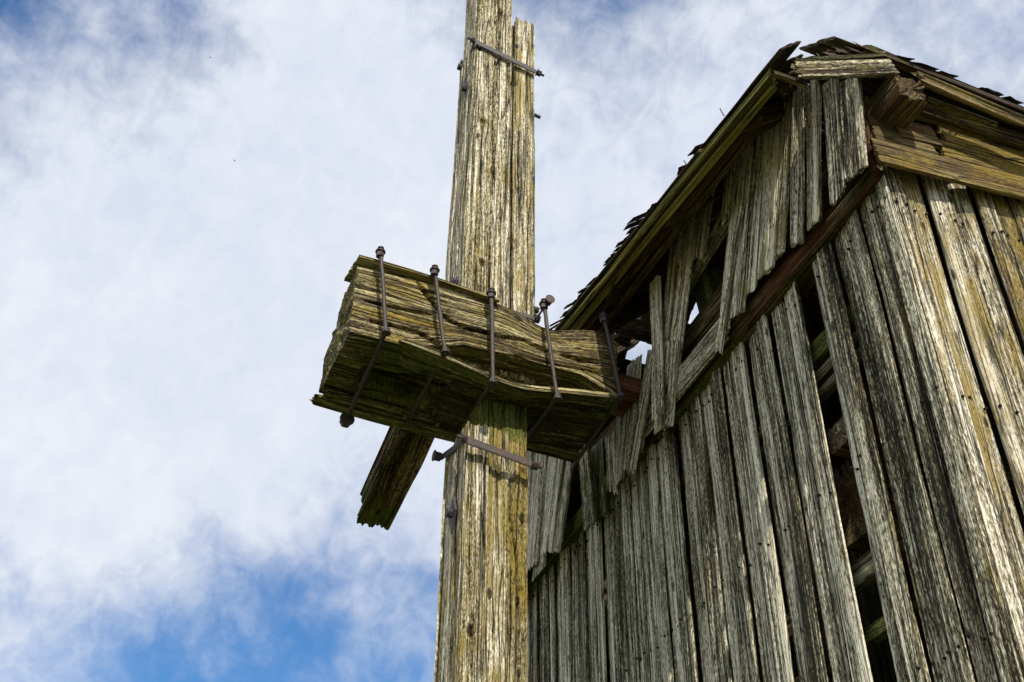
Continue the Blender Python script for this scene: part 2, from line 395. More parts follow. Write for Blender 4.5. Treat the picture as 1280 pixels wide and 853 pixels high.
def nut(parent, c, ax, r=.026, h=.028, name='nut', m=None):
    ax = nrm(np.asarray(ax, float)); c = np.asarray(c, float); mb = MB()
    cyl(mb, c-ax*h/2, c+ax*h/2, r, 6); cyl(mb, c-ax*(h/2+.006), c-ax*(h/2+.0005), r*1.25, 12)
    return mb.build(name, m or M_iron, parent)
RZ = 5.075
rods = [((475, 320), (483, 412), (435, 518)), ((543, 343), (557, 437), (508, 532)), ((614, 372), (616, 475), (585, 525)), ((680, 385), (697, 495), (660, 540)), ((755, 402), (776, 493), (735, 560))]
for k, (a, b_, c_) in enumerate(rods):
    A = onY(*a, 4.05); B = onY(*b_, 4.045); B2 = V3(B[0], 4.02, B[2]-.02)
    mb = MB()
    cyl(mb, A+V3(0, 0, .035), B-V3(0, 0, .03), .0102, 10, segs=14, bend=.004*(1 if k % 2 else -1))
    E = onZ(*c_, RZ-.005)
    cyl(mb, (B[0], 4.03, B[2]-.005), (E[0], 4.69 if k < 2 else 4.64, RZ-.01 if k > 0 else RZ-.03), .0105, 8, segs=10)
    rod = mb.build('clamp_rod', M_iron, rotor, True)
    nut(rod, A+V3(0, 0, .008), (0, 0, -1), .020, .028)
    nut(rod, A+V3(0, 0, .034), (0, 0, -1), .013, .022)
    nut(rod, B-V3(0, 0, .008), (0, 0, 1), .018, .02)
    ez = (E[0], 4.665 if k < 2 else 4.62, RZ-.01 if k > 0 else RZ-.03)
    if k < 2: nut(rod, ez, (0, 1, 0), .030 if k == 0 else .02, .035)

def bar(mb, p0, p1, w, t, wdir): timber(mb, p0, p1, w, t, wdir, sw=.01, sl=.03, groove=.0008, erode=.002, ragged=(.0, .0), pr=(.5, 0, 0, 0), corner=.0015, wob=.001)
def band(pL, pR, pB, nm, yf=4.188, yb=4.50):
    a = onY(*pL, yf); b_ = onY(*pR, yf); x0 = min(a[0], 1.385)
    mb = MB(); bar(mb, a, b_, .046, .012, (0, 0, 1))
    c = onY(*pB, yb); bar(mb, a+V3(-.006, 0, 0), c, .034, .012, (0, 0, 1))
    d = nrm(b_-a); cyl(mb, b_, b_+d*.055, .008, 8); cyl(mb, a, a-d*.05, .008, 8)
    o = mb.build('iron_band', M_iron if nm else M_dark, rotor)
    nut(o, b_+d*.022, d, .020, .024, 'bolt', M_iron if nm else M_dark)
    nut(o, a-d*.012, d, .018, .018, 'bolt', M_iron if nm else M_dark)
    nut(o, c+V3(-.02, 0, 0), (1, 0, 0), .022, .03, 'bolt', M_iron if nm else M_dark)
band((594, 52), (670, 90), (583, 82), 0)
band((584, 550), (664, 580), (552, 572), 1, yf=4.155, yb=4.52)
mb = MB(); a = onY(614, 384, 4.165); b_ = onY(668, 398, 4.165); bar(mb, a, b_, .036, .012, (0, 0, 1)); c = V3(b_[0]+.02, 4.03, b_[2]+.01)
bar(mb, b_+V3(.01, .01, 0), c, .02, .012, (0, 0, 1)); o = mb.build('iron_band', M_iron, rotor); nut(o, b_+V3(.015, 0, .0), (1, 0, 0), .022, .024, 'bolt'); nut(o, c, (0, 1, 0), .02, .03, 'bolt')
# diamond plates on the left face and stray bolts
def diamond(px, py, s, x):
    c = onX(px, py, x); mb = MB()
    V = [c+V3(0, 0, s), c+V3(0, s*.42, 0), c+V3(0, 0, -s), c+V3(0, -s*.42, 0)]; V = V+[q+V3(-.008, 0, 0) for q in V]
    mb.add(np.array(V), [(0, 1, 2, 3), (7, 6, 5, 4), (0, 4, 5, 1), (1, 5, 6, 2), (2, 6, 7, 3), (3, 7, 4, 0)])
    o = mb.build('bolt_plate', M_dark, rotor); nut(o, c+V3(-.018, 0, 0), (1, 0, 0), .019, .02, 'bolt', M_dark)
diamond(584, 112, .085, 1.366); diamond(567, 643, .10, 1.433); diamond(572, 354, .05, 1.370)
mb = MB(); c = onY(664, 142, 4.28); cyl(mb, c, c+V3(.06, 0, -.01), .011, 8); mb.build('bolt', M_dark, rotor)
mb = MB(); c = onY(578, 85, 4.47); cyl(mb, c, c+V3(-.03, 0, 0), .022, 8); mb.build('bolt', M_dark, rotor)
mb = MB(); c = onY(664, 386, 4.3); cyl(mb, c, c+V3(.04, 0, 0), .018, 8); mb.build('bolt', M_iron, rotor)

# ------------------------------------------------------------------ the mill body
XL, XU, YC, YB, XB = 2.42, 2.36, 2.337, 6.42, 6.6     # lower and upper front faces, near side, far side, back
mill = empty('windmill', (4.5, 4.35, 0), 'old derelict timber windmill body of weathered grey boards with rotten eaves and gaps', 'windmill')

def planks(mb, axis, start, end, fixed, z0, z1, wmin, wmax, sign, skip=(), th=.025, lichf=None, seed=0, sl=.04, top_j=.02, tilt=.003, prof=None, mossf=None):
    rs = random.Random(seed); c = start; k = 0
    while c < end-.03:
        w = rs.uniform(wmin, wmax); w = min(w, end-c) if end-c-w > .04 else end-c
        mid = c+w/2
        if not any(s0 < mid < s1 for s0, s1 in skip):
            off = rs.uniform(-.009, .009)+(.013 if k % 2 else 0)
            li = lichf(mid, rs) if lichf else .3
            pr = (rs.random(), li, .12*rs.random(), 0)
            zt = (prof(mid) if prof else z1) + rs.uniform(-top_j, top_j); tl = rs.uniform(-tilt, tilt)
            if axis == 'Y':
                p0 = (fixed+th/2+off, mid, z0); p1 = (fixed+th/2+off+rs.uniform(-.004, .004), mid+tl, zt); wd = (0, 1, 0)
            else:
                p0 = (mid, fixed+th/2+off, z0); p1 = (mid+tl, fixed+th/2+off, zt); wd = (1, 0, 0)
            tw = rs.uniform(-.10, .10)
            wdv = (math.sin(tw), math.cos(tw), 0) if axis == 'Y' else (math.cos(tw), math.sin(tw), 0)
            timber(mb, p0, p1, w-.006, th, wdv, sw=.0085, sl=sl, groove=.0036, erode=.003, ragged=(.01, .02), seed=rs.randint(0, 10**6), pr=pr, wob=.004, corner=.003, mossf=mossf)
            for zn in (4.93, 4.02, 3.2):
                for un in (-.28, .27):
                    if rs.random() < .75:
                        zq = zn+rs.uniform(-.02, .02); uu = mid+un*w
                        if axis == 'Y': a0 = V3(fixed+off+.004, uu, zq); a1 = a0-V3(.008, 0, 0)
                        else: a0 = V3(uu, fixed+off+.004, zq); a1 = a0-V3(0, .008, 0)
                        cyl(mb, a0, a1, .0055, 7, pr=(-1.6, -1, -1, 0))
        c += w; k += 1

# lower front: a board is missing at Y 2.86-2.96
mb = MB()
planks(mb, 'Y', YC, 2.855, XL, .5, 5.06, .075, .105, -1, seed=3, lichf=lambda y, r: .22+.2*r.random())
planks(mb, 'Y', 2.958, YB, XL, .5, 5.04, .08, .135, -1, seed=5, lichf=lambda y, r: .12+.25*r.random())
mb.build('lower_front_wall', M_front, mill)
# near side wall
mb = MB()
planks(mb, 'X', XL+.028, XB, YC, .5, 5.32, .075, .125, -1, seed=8, th=.028, lichf=lambda y, r: .35+.5*r.random(), top_j=.02, tilt=.004)
mb.build('side_wall', M_side, mill)
mb = MB()
planks(mb, 'X', XL+.03, XB, YB-.03, .5, 5.5, .12, .18, -1, seed=9, sl=.2); planks(mb, 'Y', YC+.03, YB-.03, XB-.03, .5, 6.9, .12, .18, -1, seed=10, sl=.2, prof=lambda y: 5.5+min(y-2.3, 6.4-y)*.95)
timber(mb, (4.5, YB+.012, .5), (4.5, YB+.012, 5.72), 4.1, .012, (1, 0, 0), sw=.2, sl=.5, ragged=(0, 0)); timber(mb, (XB+.02, 4.38, .5), (XB+.02, 4.38, 5.8), 4.0, .012, (0, 1, 0), sw=.2, sl=.5, ragged=(0, 0))  # solid sheets added behind the boards to stop light leaking through
mb.build('rear_wall', M_in, mill)

# girt the upper boards hang on, and inner frame
mb = MB()
timber(mb, (2.455, 2.36, 5.085), (2.445, 6.6, 5.05), .15, .12, (1, 0, 0), sw=.012, sl=.03, groove=.010, erode=.014, seed=51, pr=(.65, .1, 0, 1.3), mossf=lambda P, N: np.clip((P[:, 1]-3.1)*1.5, 0, .75))
mb.build('girt', M_brown, mill)
def inner(name, p0, p1, w, t, wd, m=M_in, pr=(.5, .2, .1, 0), mf=None, **k):
    mb = MB(); timber(mb, p0, p1, w, t, wd, sw=.012, sl=.05, groove=.005, erode=.004, pr=pr, mossf=mf, **k); return mb.build(name, m, mill)
for (q, h, ms) in (((1022, 438), .10, .9), ((1026, 468), .055, .0), ((1030, 487), .05, 0), ((1078, 712), .11, .05), ((1092, 790), .07, .7)):
    c = onX(*q, 2.48); inner('rail', (2.49, 2.6, c[2]), (2.49, 3.6, c[2]), h, .05, (0, 0, 1), pr=(.75, .2, ms, 0), mf=lambda P, N, s=ms: P[:, 0]*0+s)
inner('joist', (2.47, 2.93, onX(1043, 560, 2.5)[2]), (6.4, 2.93, onX(1043, 560, 2.5)[2]), .12, .14, (0, 0, 1), pr=(.6, .2, 0, .6))
inner('joist', (2.56, 3.05, onX(1070, 640, 2.6)[2]), (6.4, 3.05, onX(1070, 640, 2.6)[2]-.1), .3, .16, (0, 0, 1), m=M_brown, pr=(.5, .4, .2, .6))
for y in (2.44, 4.0, 5.4, 6.3): inner('post', (2.56, y, .5), (2.56, y, 5.6), .15, .15, (0, 1, 0))
inner('post', (2.52, 3.66, 5.1), (2.50, 3.72, 5.75), .13, .12, (0, 1, 0), pr=(.6, .4, .9, 0), mf=lambda P, N: P[:, 0]*0+.75)
inner('post', (6.45, 2.5, .5), (6.45, 2.5, 5.5), .15, .15, (0, 1, 0)); inner('post', (6.45, 6.2, .5), (6.45, 6.2, 5.5), .15, .15, (0, 1, 0))
inner('brace', onX(848, 372, 2.42), onX(912, 268, 2.42), .085, .07, (0, 0, 1), m=M_upper, pr=(.4, .3, .3, 0), mf=lambda P, N: P[:, 0]*0+.45)
inner('brace', onX(903, 262, 2.5), onX(925, 225, 2.5), .05, .04, (0, 0, 1), m=M_eave, pr=(.7, .6, .3, 0))
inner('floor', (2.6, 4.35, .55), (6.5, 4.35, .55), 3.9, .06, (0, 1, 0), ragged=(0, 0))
# inner partition added only to keep the inside dark
mbx = MB(); planks(mbx, 'Y', 2.4, 6.38, 3.9, .5, 5.9, .14, .2, -1, seed=77, sl=.25); timber(mbx, (3.99, 4.38, .5), (3.99, 4.38, 5.75), 3.98, .02, (0, 1, 0), sw=.2, sl=.5, ragged=(0, 0)); mbx.build('baffle_partition', M_in, mill)

# upper front boards: (top px, bottom px, top width m, X face, lichen)
mb = MB()
def ub(top, bot, w, x=XU, li=.3, th=.024, tone=.6, target=None, rag=(.02, .02), bow=(0, 0), moss=0, taper=(1, 1), xt=0., m=M_upper, rot=0.0):
    """top, bot: surveyed centre of the board's ends on the wall face"""
    t = onX(*top, x+xt); b_ = onX(*bot, x); mx_ = (top[0]+bot[0])/2; my_ = (top[1]+bot[1])/2
    w = abs(onX(mx_-w/2, my_, x)[1]-onX(mx_+w/2, my_, x)[1])
    wd = V3(math.sin(rot), math.cos(rot), 0)
    args = dict(sw=.0075, sl=.028, groove=.0042, erode=.005, ragged=rag, pr=(tone, li, moss, 0), bow=bow, taper=taper, wob=.005, corner=.003)
    if moss: args['mossf'] = lambda P, N, s=moss: P[:, 0]*0+s
    if target is None:
        timber(mb, b_, t, w, th, wd, **args)
    else:
        q = MB(); timber(q, b_, t, w, th, wd, **args); return q.build(target, m, mill)
ub((1062, 98), (1071, 218), 34, XU-.040, .12, tone=.35)
ub((1037, 99), (1049, 246), 27, XU-.048, .12, tone=.3, rot=.06, xt=.02)
ub((1014, 103), (1018, 280), 22, XU-.004, .4, tone=.55)
ub((1024, 104), (1024, 268), 5, XU-.03, .8, tone=.8)
ub((997, 105), (997, 304), 20, XU-.012, .25, tone=.7)
ub((985, 108), (975, 320), 20, XU-.004, .55, tone=.75)
ub((969, 114), (957, 340), 24, XU-.016, .5, tone=.9)
ub((955, 125), (938, 366), 20, XU-.004, .25, tone=.7)
ub((943, 140), (922, 392), 19, XU-.014, .35, tone=.85)
ub((930, 160), (906, 416), 15, XU-.004, .3, tone=.75, bow=(.012, 0))
ub((917, 168), (911, 262), 16, XU-.02, .4, tone=.7, rag=(.09, .03))
ub((928, 250), (899, 436), 10, XU-.034, .25, tone=1., rag=(.04, .09), bow=(.01, 0))
ub((884, 232), (872, 322), 24, XU, .4, tone=.6, rag=(.06, .05))
ub((862, 262), (834, 500), 26, XU-.006, .35, tone=.65, rag=(.05, .05))
ub((846, 280), (826, 470), 13, XU-.016, .7, tone=.5, moss=.15)
mb.build('upper_front_wall', M_upper, mill)
ub((818, 350), (822, 520), 13, XU-.055, .3, tone=.95, target='broken_board', rag=(.04, .01), th=.03)
ub((838, 430), (829, 534), 27, XU-.02, .3, tone=.75, target='broken_board', rag=(.03, .05))
ub((793, 452), (781, 588), 20, XU-.02, .3, tone=.6, target='broken_board', rag=(.03, .03))
ub((814, 440), (788, 590), 13, XU-.045, .45, tone=.6, target='broken_board', rag=(.05, .04), moss=.15)
ub((811, 480), (797, 565), 15, XU-.01, .6, tone=.75, target='broken_board', rag=(.02, .04))
ub((764, 545), (766, 612), 13, XU, .2, tone=.6, target='broken_board', rag=(.10, .03))
ub((776, 500), (774, 600), 10, XU-.02, .3, tone=.7, target='broken_board', rag=(.05, .05))
ub((730, 560), (737, 658), 13, XU-.02, .3, tone=.5, target='broken_board', rag=(.02, .03), moss=.5)
ub((747, 555), (751, 645), 16, XU+.03, .3, tone=.4, target='broken_board', rag=(.05, .03), moss=.7)
ub((714, 565), (697, 690), 10, XU-.03, .6, tone=.55, target='broken_board', rag=(.02, .05), moss=.45)
ub((699, 560), (684, 688), 18, XU-.035, .25, tone=.8, target='broken_board', rag=(.05, .04))
ub((688, 560), (674, 716), 15, XU-.015, .25, tone=.4, target='broken_board', rag=(.04, .04))
ub((676, 560), (664, 708), 18, XU-.03, .35, tone=.7, target='broken_board', rag=(.05, .04))
ub((655, 570), (645, 745), 22, XU-.03, .25, tone=.5, target='broken_board', rag=(.02, .04))
ub((636, 590), (628, 765), 22, XU-.02, .25, tone=.5, target='broken_board', rag=(.02, .04))
# wide board nailed lengthways below the gap
c0 = onX(868, 500, XU-.002); mb = MB()
timber(mb, (XU+.004, 3.42, 5.115), (XU-.004, 4.20, 5.10), .17, .026, (0, 0, 1), sw=.008, sl=.03, groove=.005, erode=.006, ragged=(.05, .04), pr=(.55, .3, .2, 0), wob=.008)
mb.build('patch_board', M_front, mill)

mb = MB()  # dark backing boards added to block sky showing through the front
for zz in (5.05, 5.2, 5.35): timber(mb, (2.53, 4.28, zz), (2.53, 6.4, zz), .155, .022, (0, 0, 1), sw=.012, sl=.05, groove=.005, erode=.005, pr=(random.random(), .1, .4, .5))
mb.build('dark_backing', M_in, mill)
# side gable boarding above the vertical boards
mb = MB(); YS = YC-.045
def hb(z, h, x0, x1, y, pr, m=None, dz=.0, rag=(.01, .01), th=.03, **k): timber(mb, (x0, y, z), (x1, y, z+dz), h, th, (0, 0, 1), sw=.009, sl=.03, groove=.005, erode=.006, ragged=rag, pr=pr, wob=.004, **k)
def sbd(a, b_, h, y, pr, th=.03, rag=(.01, .01), ext=0):
    A = onY(*a, y); B = onY(*b_, y)
    if ext: B = B+(B-A)/np.linalg.norm(B-A)*ext
    timber(mb, A, B, h, th, (0, 0, 1), sw=.0085, sl=.028, groove=.005, erode=.006, ragged=rag, pr=pr, wob=.004)
sbd((1094, 188), (1280, 236), .14, YS-.006, (.7, .70, .1, .45), ext=.3)
sbd((1088, 160), (1121, 168), .16, YS+.02, (.5, .2, .4, .4)); sbd((1119, 160), (1169, 172), .125, YS+.012, (.7, .3, 0, .7)); sbd((1119, 184), (1169, 195), .12, YS+.018, (.65, .3, 0, .8))
sbd((1176, 167), (1280, 196), .115, YS+.010, (.65, .8, .1, .5), ext=.3); sbd((1176, 189), (1280, 216), .12, YS+.018, (.7, .9, .1, .5), ext=.3)
sbd((1160, 178), (1186, 184), .22, YS+.034, (.1, .1, .2, .5), th=.008); sbd((1130, 134), (1280, 178), .115, YS+.008, (.35, .6, .5, .2), ext=.3)  # first board: filler added behind the slit to block the sun
hb(5.25, .14, 3.6, 6.55, YS, (.5, .7, .1, .2)); hb(5.36, .10, 3.6, 6.55, YS+.01, (.4, .7, .1, .2)); hb(5.46, .10, 3.6, 6.55, YS, (.4, .7, .1, .2))
mb.build('side_boarding', M_brown, mill)
# tie beam with its rotten end
TB = onY(1137, 112, 2.16)
mb = MB()
timber(mb, TB, (TB[0], 6.4, TB[2]+.03), .16, .15, (1, 0, 0), sw=.009, sl=.02, groove=.008, erode=.012, ragged=(.02, .02), seed=61, pr=(.55, .2, .2, .45), corner=.020,
       mossf=lambda P, N: np.clip(.3-abs(P[:, 1]-2.3), 0, 1))
mb.build('tie_beam', M_brown, mill)
mb = MB(); timber(mb, (2.39, 2.345, 5.06), (2.375, 2.31, 5.3), .035, .03, (0, 1, 0), pr=(.5, 0, 0, 1)); mb.build('corner_strip', M_red, mill)

# ------------------------------------------------------------------ roof
XE = 2.06
hipz = lambda x, y: 5.66 + .125*(y-2.4) + .95*(x-XE)
sidez = lambda y: 5.64 + .95*(min(y-2.20, 6.5-y))
holes = []
for q in ((798, 440), (803, 435), (808, 430), (800, 445), (888, 374), (887, 380), (876, 404), (891, 366)):
    d = ray(*q); k = (5.64+.95*6.5-CAM[2])/(d[2]+.95*d[1]); P = CAM+d*k
    holes.append(P)
def in_hole(p, r): return any(np.linalg.norm(np.asarray(p)-h) < r for h in holes)
roof = MB(); shin = MB(); rs = random.Random(4)
# front slope: battens along Y, then shingles
t = 0.03; row = 0
while t < 2.0:
    y0 = 2.27+t*1.1; y1 = 5.85-t*.884; y = y0
    while y < y1:
        L = rs.uniform(.5, 1.1); ye = min(y+L, y1)
        if ye-y > .06:
            step = .05; yy = y; st = y; 
            ok = not any(in_hole((XE+t, a, hipz(XE+t, a)), .055) for a in np.arange(y, ye, .05))
            if ok:
                timber(roof, (XE+t, y+.003, hipz(XE+t, y)-.03), (XE+t, ye-.003, hipz(XE+t, ye)-.03), .168, .02, (1, 0, .95), sw=.02, sl=.08, groove=.003, erode=.003, pr=(rs.random(), .1, .2*rs.random(), .4))
            else:
                a = y
                while a < ye:
                    if not in_hole((XE+t, a+.05, hipz(XE+t, a+.05)), .07):
                        timber(roof, (XE+t, a, hipz(XE+t, a)-.03), (XE+t, min(a+.1, ye), hipz(XE+t, a+.1)-.03), .168, .02, (1, 0, .95), sw=.02, sl=.08, groove=.003, erode=.003, pr=(rs.random(), .1, .2*rs.random(), .4))
                    a += .1
        y = ye
    t += .108; row += 1
def shingle(c, d, side, w, L, th=.012):
    timber(shin, c, c+d*L, w, th, side, sw=.03, sl=.08, groove=.002, erode=.003, ragged=(.02, .01), pr=(rs.random(), .1, .15*rs.random(), 0), wob=.002)
t = -.015; row = 0; dh = nrm(V3(1, 0, .95)); Yd = V3(0, 1, 0)
while t < 1.95:
    y = 2.40+max(t, 0)*1.1
    while y < 5.8-max(t, 0)*.884:
        w = rs.uniform(.04, .085)
        p = V3(XE+t, y+w/2, hipz(XE+t, y+w/2)+.012)
        lost = row == 0 and (rs.random() < .3 or y < 2.95)
        if not in_hole(p+dh*.13, .095) and not lost:
            dd = dh + V3(0, rs.uniform(-.08, .08), rs.uniform(-.07, .01))
            j = rs.uniform(-.035, .03) if row == 0 else 0
            shingle(p+dh*j, nrm(dd), Yd, w-.008, .26-j, .010)
            if row == 0 and rs.random() < .7: shingle(p+V3(rs.uniform(-.03, .02), rs.uniform(-.03, .03), .016), nrm(dd+V3(0, 0, .05)), Yd, w*.8, .22)
        y += w
    t += .15; row += 1
# side slopes
for s in (0, 1):
    ys = (lambda q: 2.20+q) if s == 0 else (lambda q: 6.50-q)
    dsl = nrm(V3(0, 1 if s == 0 else -1, .95)); q = .04
    while q < 2.17:
        x = XE+.16+max(0, q*.87-.12) if s == 0 else XE+max(.3, 1.13*q-.60)
        while x < 6.7:
            xe = min(x+rs.uniform(.8, 1.5), 6.75)
            if s == 1 and q > .3 and x < 4.6: xe = x+.11
            if s == 1 and in_hole((x+.055, ys(q), 5.64+.95*q), .085): x = xe; continue
            timber(roof, (x, ys(q), 5.64+.95*q-.01), (xe-.002, ys(q), 5.64+.95*q-.01), .168, .02, dsl, sw=.03, sl=.15, groove=.003, erode=.003, pr=(rs.random(), .1, .2*rs.random(), .4))
            x = xe
        q += .108
    q = -.03
    while q < 2.2:
        x = XE+.34+max(q*.87-.2, 0) if s == 0 else XE+max(.36, 1.13*q-.56)
        while x < 6.7:
            w = rs.uniform(.08, .13); p = V3(x+w/2, ys(q), 5.64+.95*q+.022)
            if not (q < 0 and rs.random() < .4) and not (s == 1 and in_hole(p+dsl*.12, .125)): shingle(p, nrm(dsl+V3(rs.uniform(-.05, .05), 0, -.03)), V3(1, 0, 0), w-.008, .25)
            x += w
        q += .16
roof_o = roof.build('roof', M_in, mill)
shin.build('shingles', M_shingle, roof_o)
# rafters below the front slope
mb = MB()
for y in (2.75, 3.4, 4.05, 4.7, 5.4):
    top = min(y-2.3, 6.3-y, 1.9); z0 = hipz(XE+.02, y)-.10
    timber(mb, (XE+.04, y, z0), (XE+.04+top, y, z0+.95*top), .09, .10, Yd, sw=.02, sl=.06, groove=.005, erode=.006, pr=(.4, .1, .2, .4))
for x in (3.6, 4.6, 5.6):
    for s in (0, 1):
        ya, yb = (2.3, 4.33) if s == 0 else (6.4, 4.37)
        timber(mb, (x, ya, 5.64), (x, yb, 5.64+.95*2.03), .09, .10, (1, 0, 0), sw=.02, sl=.1, groove=.005, erode=.006, pr=(.4, .1, .2, .4))
mb.build('rafter', M_in, roof_o)
# eave boards along the front slope: stacked strips
def eave(p0, p1, xe, h, th, seed, pr, name='eave_board', m=M_eave, moss=.45, segs=1, rag=(.02, .02), bow=(0, 0)):
    a = onX(*p0, xe); b_ = onX(*p1, xe)
    mb = MB(); timber(mb, a, b_, h, th, (0, 0, 1), sw=.008, sl=.03, groove=.006, erode=.006, ragged=rag, seed=seed, pr=pr, mossf=lambda P, N: P[:, 0]*0+moss, wob=.006, bow=bow)
    return mb.build(name, m, roof_o)
eave((962, 93), (696, 420), XE-.005, .05, .03, 71, (.55, .6, 0, 0), moss=.3)
eave((962, 100), (703, 418), XE+.012, .035, .05, 72, (.35, .1, 0, .8), moss=.1, m=M_brown)
eave((968, 104), (706, 424), XE+.035, .065, .045, 73, (.8, .8, 0, .1), moss=.15)
eave((950, 140), (716, 428), XE+.11, .05, .05, 74, (.3, .1, 0, .8), moss=.2, m=M_brown, name='soffit_board')
eave((930, 180), (735, 432), XE+.17, .05, .04, 75, (.3, .1, 0, .5), moss=.2, m=M_brown, name='soffit_board')
# near end of the front eave: rotten stub
mb = MB(); a = onX(960, 112, XE+.05); timber(mb, onX(978, 104, 2.2), onX(985, 118, 2.34), .10, .07, (0, 1, 0), sl=.02, groove=.01, erode=.02, ragged=(.04, .02), corner=.015, pr=(.3, .1, .3, .6)); mb.build('rafter_stub', M_brown, roof_o)
# side eave boards
def sb(p0, p1, y, h, th, pr, m, name='eave_board', rag=(.02, .02), moss=.2, wd=(0, 0, 1), seed=None):
    a = onY(*p0, y); b_ = onY(*p1, y); mb = MB()
    timber(mb, a, b_, h, th, wd, sw=.008, sl=.025, groove=.006, erode=.007, ragged=rag, seed=seed, pr=pr, mossf=lambda P, N: P[:, 0]*0+moss, wob=.005)
    return mb.build(name, m, roof_o)
sb((996, 88), (1116, 84), 2.17, .105, .035, (-.1, .5, 0, .2), M_front, rag=(.05, .01), seed=81)
sb((996, 74), (1104, 68), 2.16, .014, .03, (.9, .4, 0, 0), M_upper, rag=(.02, .01), seed=82, moss=0)
sb((966, 92), (1008, 107), 2.2, .04, .03, (.2, .1, 0, .4), M_brown, rag=(.03, .02), seed=83)
for yy, p0, p1, h, th, m_, pr_ in ((2.17, (1150, 100), (1280, 154), .085, .035, M_brown, (.55, .5, .2, .1)), (2.185, (1082, 62), (1280, 140), .055, .05, M_shingle, (.3, .1, .3, .5))):
    A = onY(*p0, yy); B = onY(*p1, yy); B = B+(B-A)*.4
    mb = MB(); timber(mb, A, B, h, th, (0, 0, 1), sw=.008, sl=.025, groove=.006, erode=.008, pr=pr_, ragged=(.05, 0)); timber(mb, B+V3(.002, 0, 0), (6.7, yy, B[2]-.02), h, th, (0, 0, 1), sw=.02, sl=.1, pr=pr_)
    mb.build('eave_board', m_, roof_o)
sb((1158, 123), (1246, 156), 2.262, .022, .03, (.8, .95, 0, 0), M_side, rag=(.01, .01), name='soffit_board', moss=.1, seed=86)
sb((1135, 128), (1280, 178), 2.275, .09, .03, (.35, .6, 0, .2), M_brown, rag=(.01, .01), name='soffit_board', moss=.35, seed=87)
# broken shingles on the near corner, nails
mb = MB()
for (x, y, dx, dy, w) in ((1034, 68, 22, -2, .05), (1046, 62, 30, 6, .05), (1060, 60, 34, 10, .04), (1072, 56, 36, 18, .05), (1083, 60, 40, 22, .05), (1036, 64, 20, 4, .03), (1094, 72, 34, 20, .05)):
    a = onY(x, y, 2.19); b_ = onY(x+dx, y+dy, 2.22); timber(mb, a, b_, w, .014, (0, .3, 1), sl=.02, groove=.004, erode=.008, ragged=(.03, .01), pr=(.4, .1, .1, .7)); mb.build('broken_shingle', M_shingle, roof_o); mb = MB()
for (x, y, dx, dy) in ((968, 90, 16, 8), (975, 96, 14, 14), (958, 108, 22, 8)):
    a = onX(x, y, 2.12); b_ = onX(x+dx, y+dy, 2.2); timber(mb, a, b_, .05, .02, (0, .3, 1), sl=.02, groove=.006, erode=.01, ragged=(.03, .02), pr=(.3, .1, .2, .7)); mb.build('broken_shingle', M_shingle, roof_o); mb = MB()
def nail(a, b_): 
    mb = MB(); cyl(mb, a, b_, .0028, 6); mb.build('nail', M_dark, roof_o)
for (x, y, dx, dy) in ((1166, 97, 7, -5), (1179, 103, 5, -7), (1201, 115, 5, -7), (1208, 118, 6, -4), (1024, 72, -5, -8)):
    nail(onY(x-dx, y+6, 2.19), onY(x+dx*.6, y+dy*.6, 2.19))
for (x, y, dx, dy) in ((905, 145, -5, -9), (903, 158, 3, -8), (858, 206, -3, -5)):
    nail(onX(x, y, XE), onX(x+dx, y+dy, XE))
# stone footing
mb = MB()
for (a, b_, w) in (((2.35, 4.38, .25), (2.85, 4.38, .25), 0),):
    pass
for p0, p1 in (((2.35, 2.45, .24), (6.7, 2.45, .24)), ((2.35, 6.32, .24), (6.7, 6.32, .24)), ((2.5, 2.6, .24), (2.5, 6.2, .24)), ((6.5, 2.6, .24), (6.5, 6.2, .24))):
    timber(mb, p0, p1, .52, .28, (0, 0, 1), sw=.05, sl=.1, groove=.01, erode=.03, pr=(.6, .1, .2, 0))
mb.build('footing', M_front, mill)

for r_ in (rotor, mill): fix_parent(r_)

# ------------------------------------------------------------------ ground, birds
def ground():
    m, nt, b = newmat('meadow'); g = G(nt); tc = g.N('ShaderNodeTexCoord'); v = tc.outputs['Object']
    n = g.noise(v, 6, .7, scale=1.2); n2 = g.noise(v, 3, .5, scale=.03)
    c = g.mix(g.rng(n, .3, .7), (.025, .04, .010), (.075, .09, .024)); c = g.mix(g.rng(n2, .4, .6), c, (.12, .11, .045))
    nt.links.new(c, b.inputs['Base Color']); b.inputs['Roughness'].default_value = .95
    mb = MB(); k = 60; rr = np.concatenate([np.linspace(0, 30, 25), np.geomspace(35, 4000, 22)]); V = []; q = []
    for r in rr: V += [(r*math.cos(a), r*math.sin(a), 0) for a in np.linspace(0, 2*math.pi, k, endpoint=False)]
    V = np.array(V); V[:, 2] = (vnoise(V*np.array([.2, .2, 0]), 3)-.5)*.12*np.clip(np.hypot(V[:, 0], V[:, 1])/4, 0, 1)
    for i in range(len(rr)-1): q += [(i*k+j, (i+1)*k+j, (i+1)*k+(j+1) % k, i*k+(j+1) % k) for j in range(k)]
    o = mb.add(V, q) or mb.build('ground', m); o['kind'] = 'structure'
ground()
mbird, ntb, bb = newmat('bird_feathers'); gb = G(ntb)
ntb.links.new(gb.mix(gb.noise(gb.N('ShaderNodeTexCoord').outputs['Object'], 2, scale=20), (.015, .015, .018), (.05, .045, .04)), bb.inputs['Base Color'])
